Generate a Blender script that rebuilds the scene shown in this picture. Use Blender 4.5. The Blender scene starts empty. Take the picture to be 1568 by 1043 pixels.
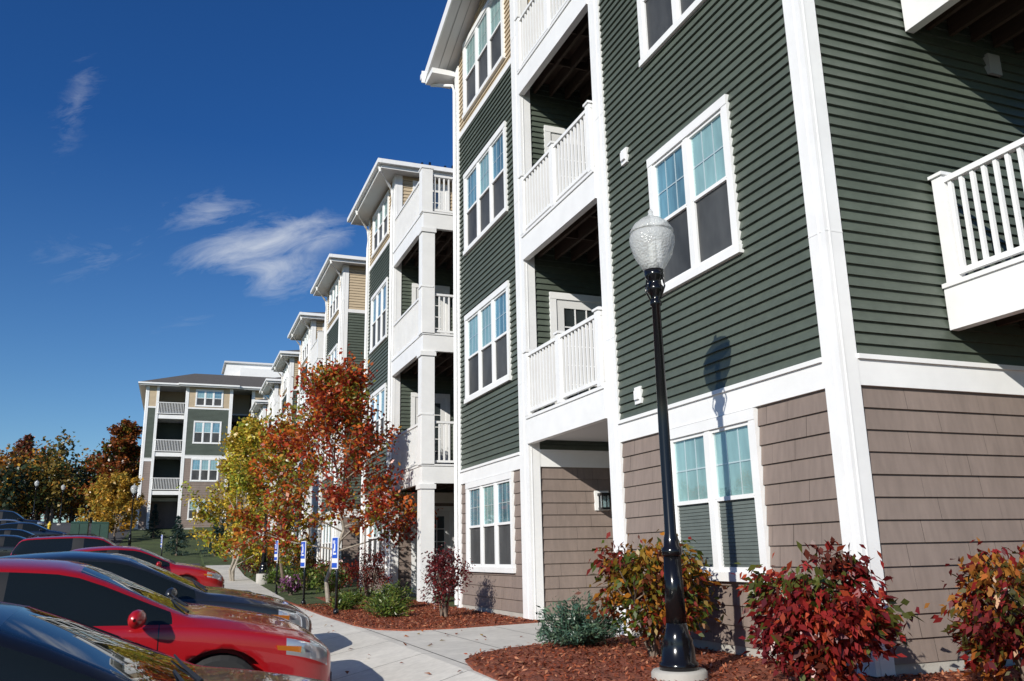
import bpy, math, random, bmesh
import numpy as np
from mathutils import Vector, Matrix
random.seed(7); rng=np.random.default_rng(7)
D=bpy.data; SC=bpy.context.scene

# ------------------------------------------------------------------ helpers
def link(o,parent=None):
    SC.collection.objects.link(o)
    if parent is not None: o.parent=parent
    return o
def empty(name,loc=(0,0,0),rz=0,s=1):
    o=D.objects.new(name,None); o.location=loc; o.rotation_euler=(0,0,rz); o.scale=(s,s,s); return link(o)

def mk(name,col,rough=.6,metal=0,var=0,vscale=3,bump=0,bscale=40,coat=0,spec=.5,stretch=(1,1,1),trans=0,dist=.01,var2=0):
    m=D.materials.new(name); m.use_nodes=True; nt=m.node_tree; N=nt.nodes; L=nt.links
    b=N['Principled BSDF']
    b.inputs['Base Color'].default_value=(*col,1); b.inputs['Roughness'].default_value=rough
    b.inputs['Metallic'].default_value=metal; b.inputs['Coat Weight'].default_value=coat
    b.inputs['Specular IOR Level'].default_value=spec; b.inputs['Transmission Weight'].default_value=trans
    b.inputs['Coat Roughness'].default_value=.04
    if var or bump:
        tc=N.new('ShaderNodeTexCoord'); mp=N.new('ShaderNodeMapping'); mp.inputs['Scale'].default_value=stretch
        L.new(tc.outputs['Object'],mp.inputs['Vector'])
    if var:
        n=N.new('ShaderNodeTexNoise'); n.inputs['Scale'].default_value=vscale; n.inputs['Detail'].default_value=4
        n.inputs['Roughness'].default_value=.65
        L.new(mp.outputs[0],n.inputs['Vector'])
        r=N.new('ShaderNodeMapRange'); r.inputs['From Min'].default_value=.3; r.inputs['From Max'].default_value=.7
        r.inputs['To Min'].default_value=1-var; r.inputs['To Max'].default_value=1+var
        L.new(n.outputs['Fac'],r.inputs['Value'])
        last=r.outputs[0]
        if var2:
            n2=N.new('ShaderNodeTexNoise'); n2.inputs['Scale'].default_value=vscale*14; n2.inputs['Detail'].default_value=2
            L.new(mp.outputs[0],n2.inputs['Vector'])
            r2=N.new('ShaderNodeMapRange'); r2.inputs['From Min'].default_value=.3; r2.inputs['From Max'].default_value=.7
            r2.inputs['To Min'].default_value=1-var2; r2.inputs['To Max'].default_value=1+var2
            L.new(n2.outputs['Fac'],r2.inputs['Value'])
            mm=N.new('ShaderNodeMath'); mm.operation='MULTIPLY'; L.new(last,mm.inputs[0]); L.new(r2.outputs[0],mm.inputs[1]); last=mm.outputs[0]
        v=N.new('ShaderNodeVectorMath'); v.operation='SCALE'; v.inputs[0].default_value=col
        L.new(last,v.inputs['Scale']); L.new(v.outputs[0],b.inputs['Base Color'])
    if bump:
        n=N.new('ShaderNodeTexNoise'); n.inputs['Scale'].default_value=bscale; n.inputs['Detail'].default_value=3
        L.new(mp.outputs[0],n.inputs['Vector'])
        bp=N.new('ShaderNodeBump'); bp.inputs['Strength'].default_value=bump; bp.inputs['Distance'].default_value=dist
        L.new(n.outputs['Fac'],bp.inputs['Height']); L.new(bp.outputs[0],b.inputs['Normal'])
    return m

class MB:
    def __init__(s): s.v=[]; s.f=[]; s.m=[]; s.mats=[]
    def mi(s,mat):
        if mat not in s.mats: s.mats.append(mat)
        return s.mats.index(mat)
    def poly(s,pts,mat):
        b=len(s.v); s.v+= [tuple(p) for p in pts]; s.f.append(list(range(b,b+len(pts)))); s.m.append(s.mi(mat))
    def hexa(s,p,mat):
        b=len(s.v); s.v+=[tuple(q) for q in p]
        for f in ((0,3,2,1),(4,5,6,7),(0,1,5,4),(1,2,6,5),(2,3,7,6),(3,0,4,7)):
            s.f.append([b+i for i in f]); s.m.append(s.mi(mat))
    def box(s,x0,x1,y0,y1,z0,z1,mat):
        s.hexa([(x0,y0,z0),(x1,y0,z0),(x1,y1,z0),(x0,y1,z0),(x0,y0,z1),(x1,y0,z1),(x1,y1,z1),(x0,y1,z1)],mat)
    def tube(s,pts,rad,mat,n=7,cap=True):
        pts=[Vector(p) for p in pts]; b=len(s.v); k=len(pts)
        for i,p in enumerate(pts):
            d=(pts[min(i+1,k-1)]-pts[max(i-1,0)]).normalized()
            a=d.orthogonal().normalized() if abs(d.z)<.999 else Vector((1,0,0)); a=(a-d*a.dot(d)).normalized(); c=d.cross(a)
            for j in range(n):
                t=2*math.pi*j/n; s.v.append(tuple(p+(a*math.cos(t)+c*math.sin(t))*rad[i]))
        m=s.mi(mat)
        for i in range(k-1):
            for j in range(n):
                s.f.append([b+i*n+j,b+i*n+(j+1)%n,b+(i+1)*n+(j+1)%n,b+(i+1)*n+j]); s.m.append(m)
        if cap:
            s.f.append([b+j for j in range(n)][::-1]); s.m.append(m); s.f.append([b+(k-1)*n+j for j in range(n)]); s.m.append(m)
    def lathe(s,prof,c,mat,n=24,axis='z',flute=0):
        b=len(s.v); k=len(prof)
        for (r,z) in prof:
            for j in range(n):
                t=2*math.pi*j/n; rr=r*(1-flute*(j%2))
                if axis=='z': s.v.append((c[0]+rr*math.cos(t),c[1]+rr*math.sin(t),c[2]+z))
                else: s.v.append((c[0]+rr*math.cos(t),c[1]+z,c[2]+rr*math.sin(t)))
        m=s.mi(mat)
        for i in range(k-1):
            for j in range(n):
                s.f.append([b+i*n+j,b+i*n+(j+1)%n,b+(i+1)*n+(j+1)%n,b+(i+1)*n+j]); s.m.append(m)
        s.f.append([b+j for j in range(n)][::-1]); s.m.append(m); s.f.append([b+(k-1)*n+j for j in range(n)]); s.m.append(m)
    def build(s,name,parent=None,smooth=False,fixn=False):
        me=D.meshes.new(name); me.from_pydata(s.v,[],s.f)
        for m in s.mats: me.materials.append(m)
        me.polygons.foreach_set('material_index',s.m)
        if fixn:
            bm=bmesh.new(); bm.from_mesh(me); bmesh.ops.recalc_face_normals(bm,faces=bm.faces); bm.to_mesh(me); bm.free()
        if smooth: me.polygons.foreach_set('use_smooth',[True]*len(s.f))
        me.update(); o=D.objects.new(name,me); return link(o,parent)

# ------------------------------------------------------------------ materials
M_green=mk('green_vinyl_siding',(.084,.102,.080),.5,var=.14,vscale=.9,var2=.07,stretch=(1,1,1.6))
M_tan=mk('tan_siding',(.50,.40,.27),.55,var=.06,vscale=1)
M_shing=mk('grey_brown_shingle',(.225,.176,.150),.75,var=.14,vscale=1.5,bump=.3,bscale=25,stretch=(1,1,.2),dist=.004,var2=.08)
M_back=mk('wall_sheathing',(.05,.045,.04),.9)
M_white=mk('white_trim',(.81,.81,.80),.42,var=.045,vscale=2.5)
M_soffit=mk('white_soffit',(.62,.62,.62),.6)
M_roof=mk('asphalt_roof',(.10,.09,.08),.9,var=.2,vscale=5,bump=.4,bscale=40)
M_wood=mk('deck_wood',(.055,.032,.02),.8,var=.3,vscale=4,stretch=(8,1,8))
M_screen=mk('window_screen',(.058,.060,.060),.5,var=.5,vscale=1.4,spec=.4,stretch=(1,1,.5))
M_blind=mk('window_blind',(.40,.54,.52),.7,var=.34,vscale=2.2,stretch=(1,1,.25))
M_curt=mk('window_curtain',(.20,.34,.40),.8,var=.65,vscale=3.0,stretch=(1,1,.15))
M_conc=mk('foundation_concrete',(.42,.40,.36),.85,var=.1,vscale=4,bump=.2)
M_black=mk('black_metal',(.006,.006,.007),.16,spec=.45)
M_grey=mk('grey_plastic',(.35,.35,.35),.5)
def glass_mat():
    m=D.materials.new('window_glass'); m.use_nodes=True; nt=m.node_tree; N=nt.nodes; L=nt.links
    N.remove(N['Principled BSDF']); out=N['Material Output']
    t=N.new('ShaderNodeBsdfTransparent'); t.inputs[0].default_value=(.82,.90,.91,1)
    g=N.new('ShaderNodeBsdfGlossy'); g.inputs['Roughness'].default_value=.015; g.inputs['Color'].default_value=(.95,.97,1,1)
    a=N.new('ShaderNodeMath'); a.operation='MULTIPLY_ADD'; a.inputs[1].default_value=.9; a.inputs[2].default_value=.20; a.use_clamp=True
    tc=N.new('ShaderNodeTexCoord'); n=N.new('ShaderNodeTexNoise'); n.inputs['Scale'].default_value=1.6; n.inputs['Detail'].default_value=1
    b=N.new('ShaderNodeBump'); b.inputs['Strength'].default_value=.25; b.inputs['Distance'].default_value=.02
    geo=N.new('ShaderNodeNewGeometry')
    L.new(tc.outputs['Object'],n.inputs['Vector']); L.new(n.outputs['Fac'],b.inputs['Height']); L.new(b.outputs[0],g.inputs['Normal'])
    mx=N.new('ShaderNodeMixShader')
    dt=N.new('ShaderNodeVectorMath'); dt.operation='DOT_PRODUCT'; L.new(geo.outputs['Normal'],dt.inputs[0]); L.new(geo.outputs['Incoming'],dt.inputs[1])
    ab=N.new('ShaderNodeMath'); ab.operation='ABSOLUTE'; L.new(dt.outputs['Value'],ab.inputs[0])
    su=N.new('ShaderNodeMath'); su.operation='SUBTRACT'; su.inputs[0].default_value=1; L.new(ab.outputs[0],su.inputs[1])
    pw=N.new('ShaderNodeMath'); pw.operation='POWER'; L.new(su.outputs[0],pw.inputs[0]); pw.inputs[1].default_value=5
    L.new(pw.outputs[0],a.inputs[0])
    L.new(a.outputs[0],mx.inputs[0])
    L.new(t.outputs[0],mx.inputs[1]); L.new(g.outputs[0],mx.inputs[2]); L.new(mx.outputs[0],out.inputs[0]); return m
M_glass=glass_mat()

# ------------------------------------------------------------------ building kit
class Pl:
    def __init__(s,kind,c,zo=0): s.k=kind; s.c=c; s.zo=zo
    def pt(s,u,z,o):
        return (s.c-o,u,z+s.zo) if s.k=='f' else (u,s.c-o,z+s.zo)
def pbox(mb,pl,u0,u1,z0,z1,o0,o1,mat):
    P=pl.pt; mb.hexa([P(u0,z0,o0),P(u1,z0,o0),P(u1,z0,o1),P(u0,z0,o1),P(u0,z1,o0),P(u1,z1,o0),P(u1,z1,o1),P(u0,z1,o1)],mat)
class Bld:
    def __init__(s,name): s.e=empty(name); s.p={}
    def part(s,n):
        if n not in s.p: s.p[n]=MB()
        return s.p[n]
    def done(s):
        for n,mb in s.p.items(): mb.build(n,s.e)
def siding(mb,pl,u0,u1,z0,z1,expo,lip,mat,holes=(),base=.006,shingle=False,clip=None):
    k=0; za=z0
    while za<z1-1e-4:
        zb=min(za+expo,z1)
        zs=sorted({za,zb}|{h[i] for h in holes for i in (2,3) if za<h[i]<zb})
        for a,b in zip(zs[:-1],zs[1:]):
            mid=(a+b)/2; c0,c1=(u0,u1) if clip is None else clip(mid)
            iv=[(max(u0,c0),min(u1,c1))]
            for h in holes:
                if h[2]<mid<h[3]:
                    nv=[]
                    for p,q in iv:
                        if h[1]<=p or h[0]>=q: nv.append((p,q)); continue
                        if h[0]>p: nv.append((p,h[0]))
                        if h[1]<q: nv.append((h[1],q))
                    iv=nv
            for p,q in iv:
                if q-p<.01: continue
                pcs=[(p,q,0)]
                if shingle:
                    pcs=[]; x=p
                    while x<q-.02:
                        w=random.uniform(.25,.85); e=min(q,x+w); pcs.append((x,e-.003,random.uniform(-.001,.001))); x=e
                elif q-p>1.2:
                    x=p+((k*1.37)%2.9)+.3
                    if p+.2<x<q-.2: pcs=[(p,x,.0012),(x-.01,q,0)]
                for (x0,x1,jo) in pcs:
                    oa=base+jo+lip*(1-(a-za)/expo); ob=base+jo+lip*(1-(b-za)/expo)
                    mb.poly([pl.pt(x0,a,oa),pl.pt(x1,a,oa),pl.pt(x1,b,ob),pl.pt(x0,b,ob)],mat)
                    if a==za: mb.poly([pl.pt(x0,a,0.001),pl.pt(x1,a,0.001),pl.pt(x1,a,oa),pl.pt(x0,a,oa)],mat)
        za+=expo; k+=1
def window(B,pl,u0,u1,z0,z1,n=2,blinds=False,grid=True):
    T=B.part('window_frames'); G=B.part('window_glass'); cw=.095
    pbox(T,pl,u0,u1,z1-cw-.01,z1,.004,.062,M_white)
    pbox(T,pl,u0-.02,u1+.02,z0,z0+cw-.01,.004,.072,M_white)
    pbox(T,pl,u0,u0+cw,z0+cw-.01,z1-cw-.01,.004,.056,M_white); pbox(T,pl,u1-cw,u1,z0+cw-.01,z1-cw-.01,.004,.056,M_white)
    a=u0+cw; b=u1-cw; c=z0+cw-.01; d=z1-cw-.01; w=(b-a)/n; zm=(c+d)/2
    for i in range(n):
        p=a+i*w; q=p+w
        if i>0: pbox(T,pl,p-.04,p+.04,c,d,.004,.048,M_white)
        pi=p+(.04 if i>0 else 0); qi=q-(.04 if i<n-1 else 0); s=.035
        for (x0,x1,y0,y1,o) in ((pi,pi+s,zm,d,.040),(qi-s,qi,zm,d,.040),(pi+s,qi-s,d-s,d,.038),(pi+s,qi-s,zm-.02,zm+.02,.042)):
            pbox(T,pl,x0,x1,y0,y1,.004,o,M_white)
        for (x0,x1,y0,y1,o) in ((pi,pi+s,c,zm,.034),(qi-s,qi,c,zm,.034),(pi+s,qi-s,c,c+s+.01,.033)):
            pbox(T,pl,x0,x1,y0,y1,.004,o,M_white)
        gi=pi+s; gq=qi-s
        if grid:
            for j in (1,2):
                x=gi+(gq-gi)*j/3; pbox(T,pl,x-.007,x+.007,zm+.02,d-s,.010,.0155,M_white)
            x=(zm+d-.02)/2; pbox(T,pl,gi,gq,x-.007,x+.007,.010,.015,M_white)
        P=pl.pt
        bm=random.choice([M_blind,M_blind,M_curt])
        G.poly([P(gi,zm,.006),P(gq,zm,.006),P(gq,d,.006),P(gi,d,.006)],bm)
        G.poly([P(gi,zm,.018),P(gq,zm,.018),P(gq,d,.018),P(gi,d,.018)],M_glass)
        if blinds:
            k=20; hh=(zm-c)/k
            for j in range(k):
                y=c+j*hh; G.poly([P(gi,y,.016),P(gq,y,.016),P(gq,y+hh*.9,.008),P(gi,y+hh*.9,.008)],M_slat)
            G.poly([P(gi,c,.005),P(gq,c,.005),P(gq,zm,.005),P(gi,zm,.005)],M_screen)
        else: G.poly([P(gi,c,.010),P(gq,c,.010),P(gq,zm,.010),P(gi,zm,.010)],M_screen)
M_slat=mk('blind_slats',(.11,.13,.12),.7,var=.25,vscale=1.2)
M_door=mk('white_door',(.70,.70,.69),.4)
def door(B,pl,u0,u1,z0,z1):
    T=B.part('doors'); P=pl.pt; c=.11
    pbox(T,pl,u0,u0+c,z0,z1-c,.004,.055,M_white); pbox(T,pl,u1-c,u1,z0,z1-c,.004,.055,M_white); pbox(T,pl,u0,u1,z1-c,z1,.004,.06,M_white)
    a=u0+c; b=u1-c; t=z1-c; s=.14
    pbox(T,pl,a,a+s,z0,t,.004,.036,M_door); pbox(T,pl,b-s,b,z0,t,.004,.036,M_door)
    pbox(T,pl,a+s,b-s,t-s,t,.004,.036,M_door); pbox(T,pl,a+s,b-s,z0,z0+.28,.004,.036,M_door)
    G=B.part('window_glass'); g=[P(a+s,z0+.28,.01),P(b-s,z0+.28,.01),P(b-s,t-s,.01),P(a+s,t-s,.01)]
    G.poly(g,M_screen); G.poly([P(a+s,z0+.28,.018),P(b-s,z0+.28,.018),P(b-s,t-s,.018),P(a+s,t-s,.018)],M_glass)
    for j in (1,2):
        x=a+s+(b-a-2*s)*j/3; pbox(T,pl,x-.01,x+.01,z0+.28,t-s,.02,.030,M_white)
    for j in (1,2,3,4):
        y=z0+.28+(t-s-z0-.28)*j/5; pbox(T,pl,a+s,b-s,y-.01,y+.01,.02,.029,M_white)
F2F=2.97
def wall(B,pl,u0,u1,holes=(),top=11.15,clip=None,bz=2.28):
    siding(B.part('shingle_siding'),pl,u0,u1,.12,bz,.18,.02,M_shing,holes,shingle=True)
    siding(B.part('green_siding'),pl,u0,u1,bz+.26,9.40,.1,.028,M_green,holes)
    siding(B.part('tan_siding'),pl,u0,u1,9.52,top,.1,.022,M_tan,holes,clip=clip)
    T=B.part('trim_boards')
    pbox(T,pl,u0,u1,0,.12,0,.012,M_conc)
    pbox(T,pl,u0,u1,bz,bz+.22,0,.040,M_white); pbox(T,pl,u0,u1,bz+.22,bz+.26,0,.065,M_white)
    pbox(T,pl,u0,u1,9.40,9.52,0,.042,M_white)
def board(B,pl,u0,u1,z0=.05,z1=11.15,o=.046):
    pbox(B.part('trim_boards'),pl,u0,u1,z0,z1,0,o,M_white)
    pbox(B.part('trim_boards'),pl,(u0+u1)/2-.05,(u0+u1)/2-.035,z0,z1,o,o+.006,M_white)
    zz=3.6
    while zz<z1:
        pbox(B.part('trim_boards'),pl,u0-.001,u1+.001,zz,zz+.012,o,o+.003,M_white); zz+=3.1
def rail(mb,ax,c,a,b,z0,h=1.0,mat=None):
    mat=mat or M_white
    def bx(c0,c1,a0,a1,z0_,z1_):
        if ax=='y': mb.box(c0,c1,a0,a1,z0_,z1_,mat)
        else: mb.box(a0,a1,c0,c1,z0_,z1_,mat)
    bx(c-.035,c+.035,a,b,z0+h-.05,z0+h); bx(c-.022,c+.022,a,b,z0+.08,z0+.13)
    n=max(2,round((b-a)/.115))
    for i in range(1,n):
        t=a+(b-a)*i/n; bx(c-.017,c+.017,t-.017,t+.017,z0+.13,z0+h-.05)
def newel(mb,x,y,z0,h=1.0,w=.055):
    mb.box(x-w,x+w,y-w,y+w,z0,z0+h,M_white); mb.box(x-w-.02,x+w+.02,y-w-.02,y+w+.02,z0+h,z0+h+.03,M_white)
    a=w+.02; mb.hexa([(x-a,y-a,z0+h+.03),(x+a,y-a,z0+h+.03),(x+a,y+a,z0+h+.03),(x-a,y+a,z0+h+.03),(x-.01,y-.01,z0+h+.065),(x+.01,y-.01,z0+h+.065),(x+.01,y+.01,z0+h+.065),(x-.01,y+.01,z0+h+.065)],M_white)
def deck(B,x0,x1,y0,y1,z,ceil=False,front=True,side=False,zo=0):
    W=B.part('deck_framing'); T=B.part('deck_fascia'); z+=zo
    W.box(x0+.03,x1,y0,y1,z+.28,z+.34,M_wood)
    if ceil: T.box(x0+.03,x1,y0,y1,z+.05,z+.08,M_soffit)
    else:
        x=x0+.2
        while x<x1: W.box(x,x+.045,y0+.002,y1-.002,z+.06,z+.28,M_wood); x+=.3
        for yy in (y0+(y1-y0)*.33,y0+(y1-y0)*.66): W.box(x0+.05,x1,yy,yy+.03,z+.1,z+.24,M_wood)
    if front:
        T.box(x0-.07,x0+.03,y0,y1,z-.02,z+.36,M_white); T.box(x0-.09,x0+.05,y0,y1,z+.36,z+.40,M_white)
    if side:
        T.box(x0-.068,x1,y0-.1,y0-.001,z-.018,z+.358,M_white); T.box(x0-.088,x1,y0-.12,y0+.02,z+.358,z+.398,M_white)
def roofbox(B,x0,x1,y0,y1,z,ov=.5,pitch=.36,ins=None,gx=True):
    R=B.part('roof'); T=B.part('eaves'); a,b,c,d=x0-ov,x1+ov,y0-ov,y1+ov
    T.box(a,b,c,d,z,z+.03,M_soffit)
    for (p,q,r,s) in ((a-.02,a,c-.02,d+.02),(b,b+.02,c-.02,d+.02),(a,b,c-.02,c),(a,b,d,d+.02)):
        T.box(p,q,r,s,z-.03,z+.2,M_white)
    T.box(a-.13,a-.022,c-.13,d+.13,z+.07,z+.19,M_white); T.box(a-.02,b,c-.13,c-.022,z+.07,z+.189,M_white)
    i=ins or min(b-a,d-c)/2-.05; zt=z+.2+i*pitch; e=.06
    o=[(a-e,c-e,z+.2),(b+e,c-e,z+.2),(b+e,d+e,z+.2),(a-e,d+e,z+.2)]; t=[(a+i,c+i,zt),(b-i,c+i,zt),(b-i,d-i,zt),(a+i,d-i,zt)]
    R.hexa(o+t,M_roof)
def downspout(B,x,y,z,zb=.1):
    T=B.part('downspouts')
    T.tube([(x-.55,y-.4,z+.1),(x-.52,y-.38,z-.06),(x-.18,y-.02,z-.30),(x-.085,y+.06,z-.42),(x-.085,y+.06,z-1.0)],[.04]*5,M_white,n=8)
    T.tube([(x-.085,y+.06,z-.98),(x-.085,y+.06,zb)],[.038]*2,M_white,n=8)

UP=[(3.76+F2F*k,5.48+F2F*k) for k in range(3)]
YC=5.41
# ================================================================= NEAR BUILDING ROW
B=Bld('apartment_building')
S=B.part('wall_core')
def core(x0,x1,y0,y1,z0=0,z1=11.15): S.box(x0,x1,y0,y1,z0,z1,M_back)
core(5,20,YC,9.47); core(6.9,20,9.4705,12.1495); core(5,20,12.15,15.8); core(7.4,22,15.8005,74)
F=Pl('f',5.0); wins=[(6.53,8.13,.70,2.27)]+[(6.53,8.13,3.80+F2F*k,min(5.52+F2F*k,11.0)) for k in range(3)]
wall(B,F,YC+.16,9.18,wins)
for i,h in enumerate(wins): window(B,F,*h,n=2,blinds=(i==0))
board(B,F,YC,YC+.16); board(B,F,9.18,9.47)
Sd=Pl('s',YC); wall(B,Sd,5.14,16); board(B,Sd,4.954,5.14)
wall(B,Pl('f',6.9),9.5,12.1)
S12=Pl('s',12.15); dh=[(5.39,6.5,3.0+F2F*k,5.1+F2F*k) for k in range(3)]
wall(B,S12,5.14,6.88,dh); board(B,S12,4.954,5.14)
for h in dh: door(B,S12,*h)
w1=[(12.83,15.2,.70,2.27)]+[(12.83,15.2,*u) for u in UP]
def gclip(z):
    k=(z-11.2)/.33
    return (12.0,15.9) if k<0 else (12.0+k,15.95-k)
wall(B,F,12.48,15.56,w1,top=11.85,clip=gclip)
S.poly([(5.001,12.15,11.15),(5.001,15.8,11.15),(5.001,13.98,11.9)],M_tan)
for i,h in enumerate(w1): window(B,F,*h,n=3)
board(B,F,12.15,12.48); board(B,F,15.56,15.8)
Rl=B.part('railings')
for k in range(3):
    z=2.64+F2F*k; deck(B,5,6.9,9.471,12.149-.045,z,ceil=(k==0))
    rail(Rl,'y',4.96,9.5,12.1,z+.38,1.0)
    for y in (9.56,10.82,12.04): newel(Rl,4.96,y,z+.40)
B.part('eaves').box(5,6.9,9.471,12.149,10.95,11.149,M_soffit)
BX=6.29
for k in range(3):
    z=2.84+F2F*k; deck(B,BX,8.4,2.6,YC-.04,z,side=True)
    rail(Rl,'y',BX,2.65,YC-.1,z+.38,1.0); rail(Rl,'x',2.6,BX+.05,8.35,z+.38,1.0)
    for (x,y) in ((BX,YC-.12),(BX,3.9),(BX,2.6),(8.35,2.6)): newel(Rl,x,y,z+.40)
B.part('columns').box(8.2,8.45,2.5,2.75,0,8.7,M_white)
V=B.part('wall_vents')
for (y,z) in ((8.69,5.83),(8.68,2.77)):
    pbox(V,F,y-.07,y+.07,z-.1,z+.1,.01,.05,M_white); pbox(V,F,y-.045,y+.045,z-.05,z+.06,.05,.075,M_white)
pbox(V,Sd,7.25,7.41,5.54,5.76,.01,.07,M_grey)
LN=B.part('wall_lantern')
pbox(LN,S12,6.05,6.29,1.62,1.92,.01,.05,M_white)
pbox(LN,S12,6.11,6.23,1.66,1.84,.07,.18,M_glass); pbox(LN,S12,6.09,6.25,1.84,1.88,.05,.2,M_black); pbox(LN,S12,6.10,6.24,1.63,1.66,.05,.19,M_black)
for a in (6.10,6.225):
    for o in (.07,.175): pbox(LN,S12,a,a+.015,1.66,1.84,o,o+.012,M_black)
roofbox(B,5,7.5,YC,11.4,11.15,ov=.5,ins=1.6)
R=B.part('roof'); T=B.part('eaves')
def slab(y0,z0,y1,z1,x0,x1,th,mat_t,mat_b):
    R.hexa([(x0,y0,z0+.04),(x1,y0,z0+.04),(x1,y1,z1+.04),(x0,y1,z1+.04),(x0,y0,z0+th),(x1,y0,z0+th),(x1,y1,z1+th),(x0,y1,z1+th)],mat_t)
    T.hexa([(x0,y0,z0),(x1,y0,z0),(x1,y1,z1),(x0,y1,z1),(x0,y0,z0+.035),(x1,y0,z0+.035),(x1,y1,z1+.035),(x0,y1,z1+.035)],mat_b)
    T.hexa([(x0-.03,y0,z0-.04),(x0,y0,z0-.04),(x0,y1,z1-.04),(x0-.03,y1,z1-.04),(x0-.03,y0,z0+th+.01),(x0,y0,z0+th+.01),(x0,y1,z1+th+.01),(x0-.03,y1,z1+th+.01)],M_white)
slab(16.3,11.12,13.98,11.9,4.45,14,.2,M_roof,M_soffit); slab(11.66,11.12,13.979,11.9,4.45,14,.2,M_roof,M_soffit)
for i in range(1,3):
    T.hexa([(4.45+i*.18,16.25,11.125),(4.46+i*.18,16.25,11.125),(4.46+i*.18,14.0,11.88),(4.45+i*.18,14.0,11.88),(4.45+i*.18,16.25,11.15),(4.46+i*.18,16.25,11.15),(4.46+i*.18,14.0,11.90),(4.45+i*.18,14.0,11.90)],M_grey)
T.box(4.36,14,16.30,16.33,11.06,11.34,M_white); T.box(4.36,14,16.332,16.44,11.18,11.30,M_white)
T.box(4.44,5.0,15.75,16.28,11.0,11.12,M_white)
B.part('downspouts').tube([(4.55,16.3,11.2),(4.57,16.26,11.0),(4.90,15.78,10.78),(4.915,15.70,10.6),(4.915,15.70,.1)],[.035]*5,M_white,n=8)

def volume(ya,yb,idx,bal=None,x0=5.0,depth=3.2):
    core(x0,9,ya,yb)
    F=Pl('f',x0); Sx=Pl('s',ya); wc=(ya+yb)/2+.05; ww=2.1
    wn=[(wc-ww/2,wc+ww/2,.7,2.27)]+[(wc-ww/2,wc+ww/2,u[0],min(u[1],11.02)) for u in UP]
    wall(B,F,ya+.3,yb-.2,wn); board(B,F,ya,ya+.3); board(B,F,yb-.2,yb)
    for h in wn: window(B,F,*h,n=3)
    dh=[(x0+.45,x0+1.5,3.0+F2F*k,5.1+F2F*k) for k in range(3)]+[(x0+.5,x0+1.6,.1,2.2)] if bal else []
    wall(B,Sx,x0+.16,x0+depth,dh); board(B,Sx,x0-.046,x0+.16)
    for h in dh: door(B,Sx,*h)
    roofbox(B,x0,9.5,ya+.12,yb-.12,11.15+.004*idx,ov=.5)
    downspout(B,x0,ya+.1,11.15); downspout(B,x0,yb-.2,11.15)
    if bal:
        for k in range(3):
            z=2.64+F2F*k; deck(B,x0,x0+2.35,bal,ya-.05,z-.1,side=True)
            rail(Rl,'y',x0-.02,bal+.1,ya-.08,z+.26,1.0); rail(Rl,'x',bal-.04,x0+.1,x0+2.3,z+.26,1.0)
            newel(Rl,x0+.02,bal+.02,z+.28,1.1,.13)
            newel(Rl,x0+1.2,bal-.04,z+.28,1.0,.05)
        C=B.part('columns')
        for k in range(3):
            zb=0 if k==0 else 2.64+F2F*(k-1)+.28
            C.box(x0-.1,x0+.2,bal-.12,bal+.18,zb,2.52+F2F*k,M_white); C.box(x0-.13,x0+.23,bal-.15,bal+.21,2.40+F2F*k,2.5+F2F*k,M_white)
            C.box(x0+1.6,x0+1.8,bal-.12,bal+.08,zb,2.52+F2F*k,M_white)
volume(21.3,24.8,1,18.3); volume(29.2,32.8,2); volume(37,40.4,3,34.4); volume(44.6,48,4); volume(52,55.4,5,49.4); volume(59.5,63,6)
roofbox(B,7.4,21.6,15.6,73,11.17,ov=.45,ins=6.5,pitch=.3)
for i in range(7): B.part('roof_vents').box(5.4+i*.22,5.45+i*.22,21.0,21.06,11.36,11.46+.04*(i%3),M_black)
B.done()

# ================================================================= FAR BUILDING
B=Bld('apartment_building'); S=B.part('wall_core'); zo=3.3; BZ=5.20
def core2(x0,x1,y0,y1): S.box(x0,x1,y0,y1,zo-1,zo+11.15,M_back)
core2(-2.9,16,74.5,88); core2(-2.9,-2.0,72.2,74.499); core2(0,3.6,72,74.498); core2(5.1,12,72.4,74.497)
P1=Pl('s',72.2,zo); wall(B,P1,-2.7,-2.15,bz=BZ); board(B,P1,-2.9,-2.7); board(B,P1,-2.15,-1.95)
P2=Pl('s',72,zo); wn=[(.75,2.85,.7,2.27)]+[(.75,2.85,u[0]-.1,min(u[1],11.0)) for u in UP]
wall(B,P2,.25,3.35,wn,bz=5.46); board(B,P2,0,.25); board(B,P2,3.35,3.6)
for h in wn: window(B,P2,*h,n=3)
P3=Pl('s',72.4,zo); wn=[(x,x+2.1,a,b) for x in (6.0,9) for (a,b) in [(.7,2.27)]+[(u[0],min(u[1],11.0)) for u in UP]]
wall(B,P3,5.35,11.8,wn,bz=5.46); board(B,P3,5.1,5.35)
for h in wn: window(B,P3,*h,n=2)
P4=Pl('s',74.5,zo); wall(B,P4,-2,0); wall(B,P4,3.6,5.1)
PF=Pl('f',-2.9,zo); wall(B,PF,72.5,87.8,bz=5.2); board(B,PF,72.2,72.5)
for k in range(3):
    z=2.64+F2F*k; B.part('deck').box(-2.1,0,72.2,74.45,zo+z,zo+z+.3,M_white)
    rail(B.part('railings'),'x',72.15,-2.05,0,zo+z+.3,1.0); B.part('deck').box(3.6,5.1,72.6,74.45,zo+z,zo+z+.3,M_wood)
roofbox(B,-2.9,16,72.2,88,zo+11.15,ov=.5,ins=4,pitch=.42)
roofbox(B,0,3.6,71.9,76,zo+11.158,ov=.45,pitch=.42)
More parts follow.
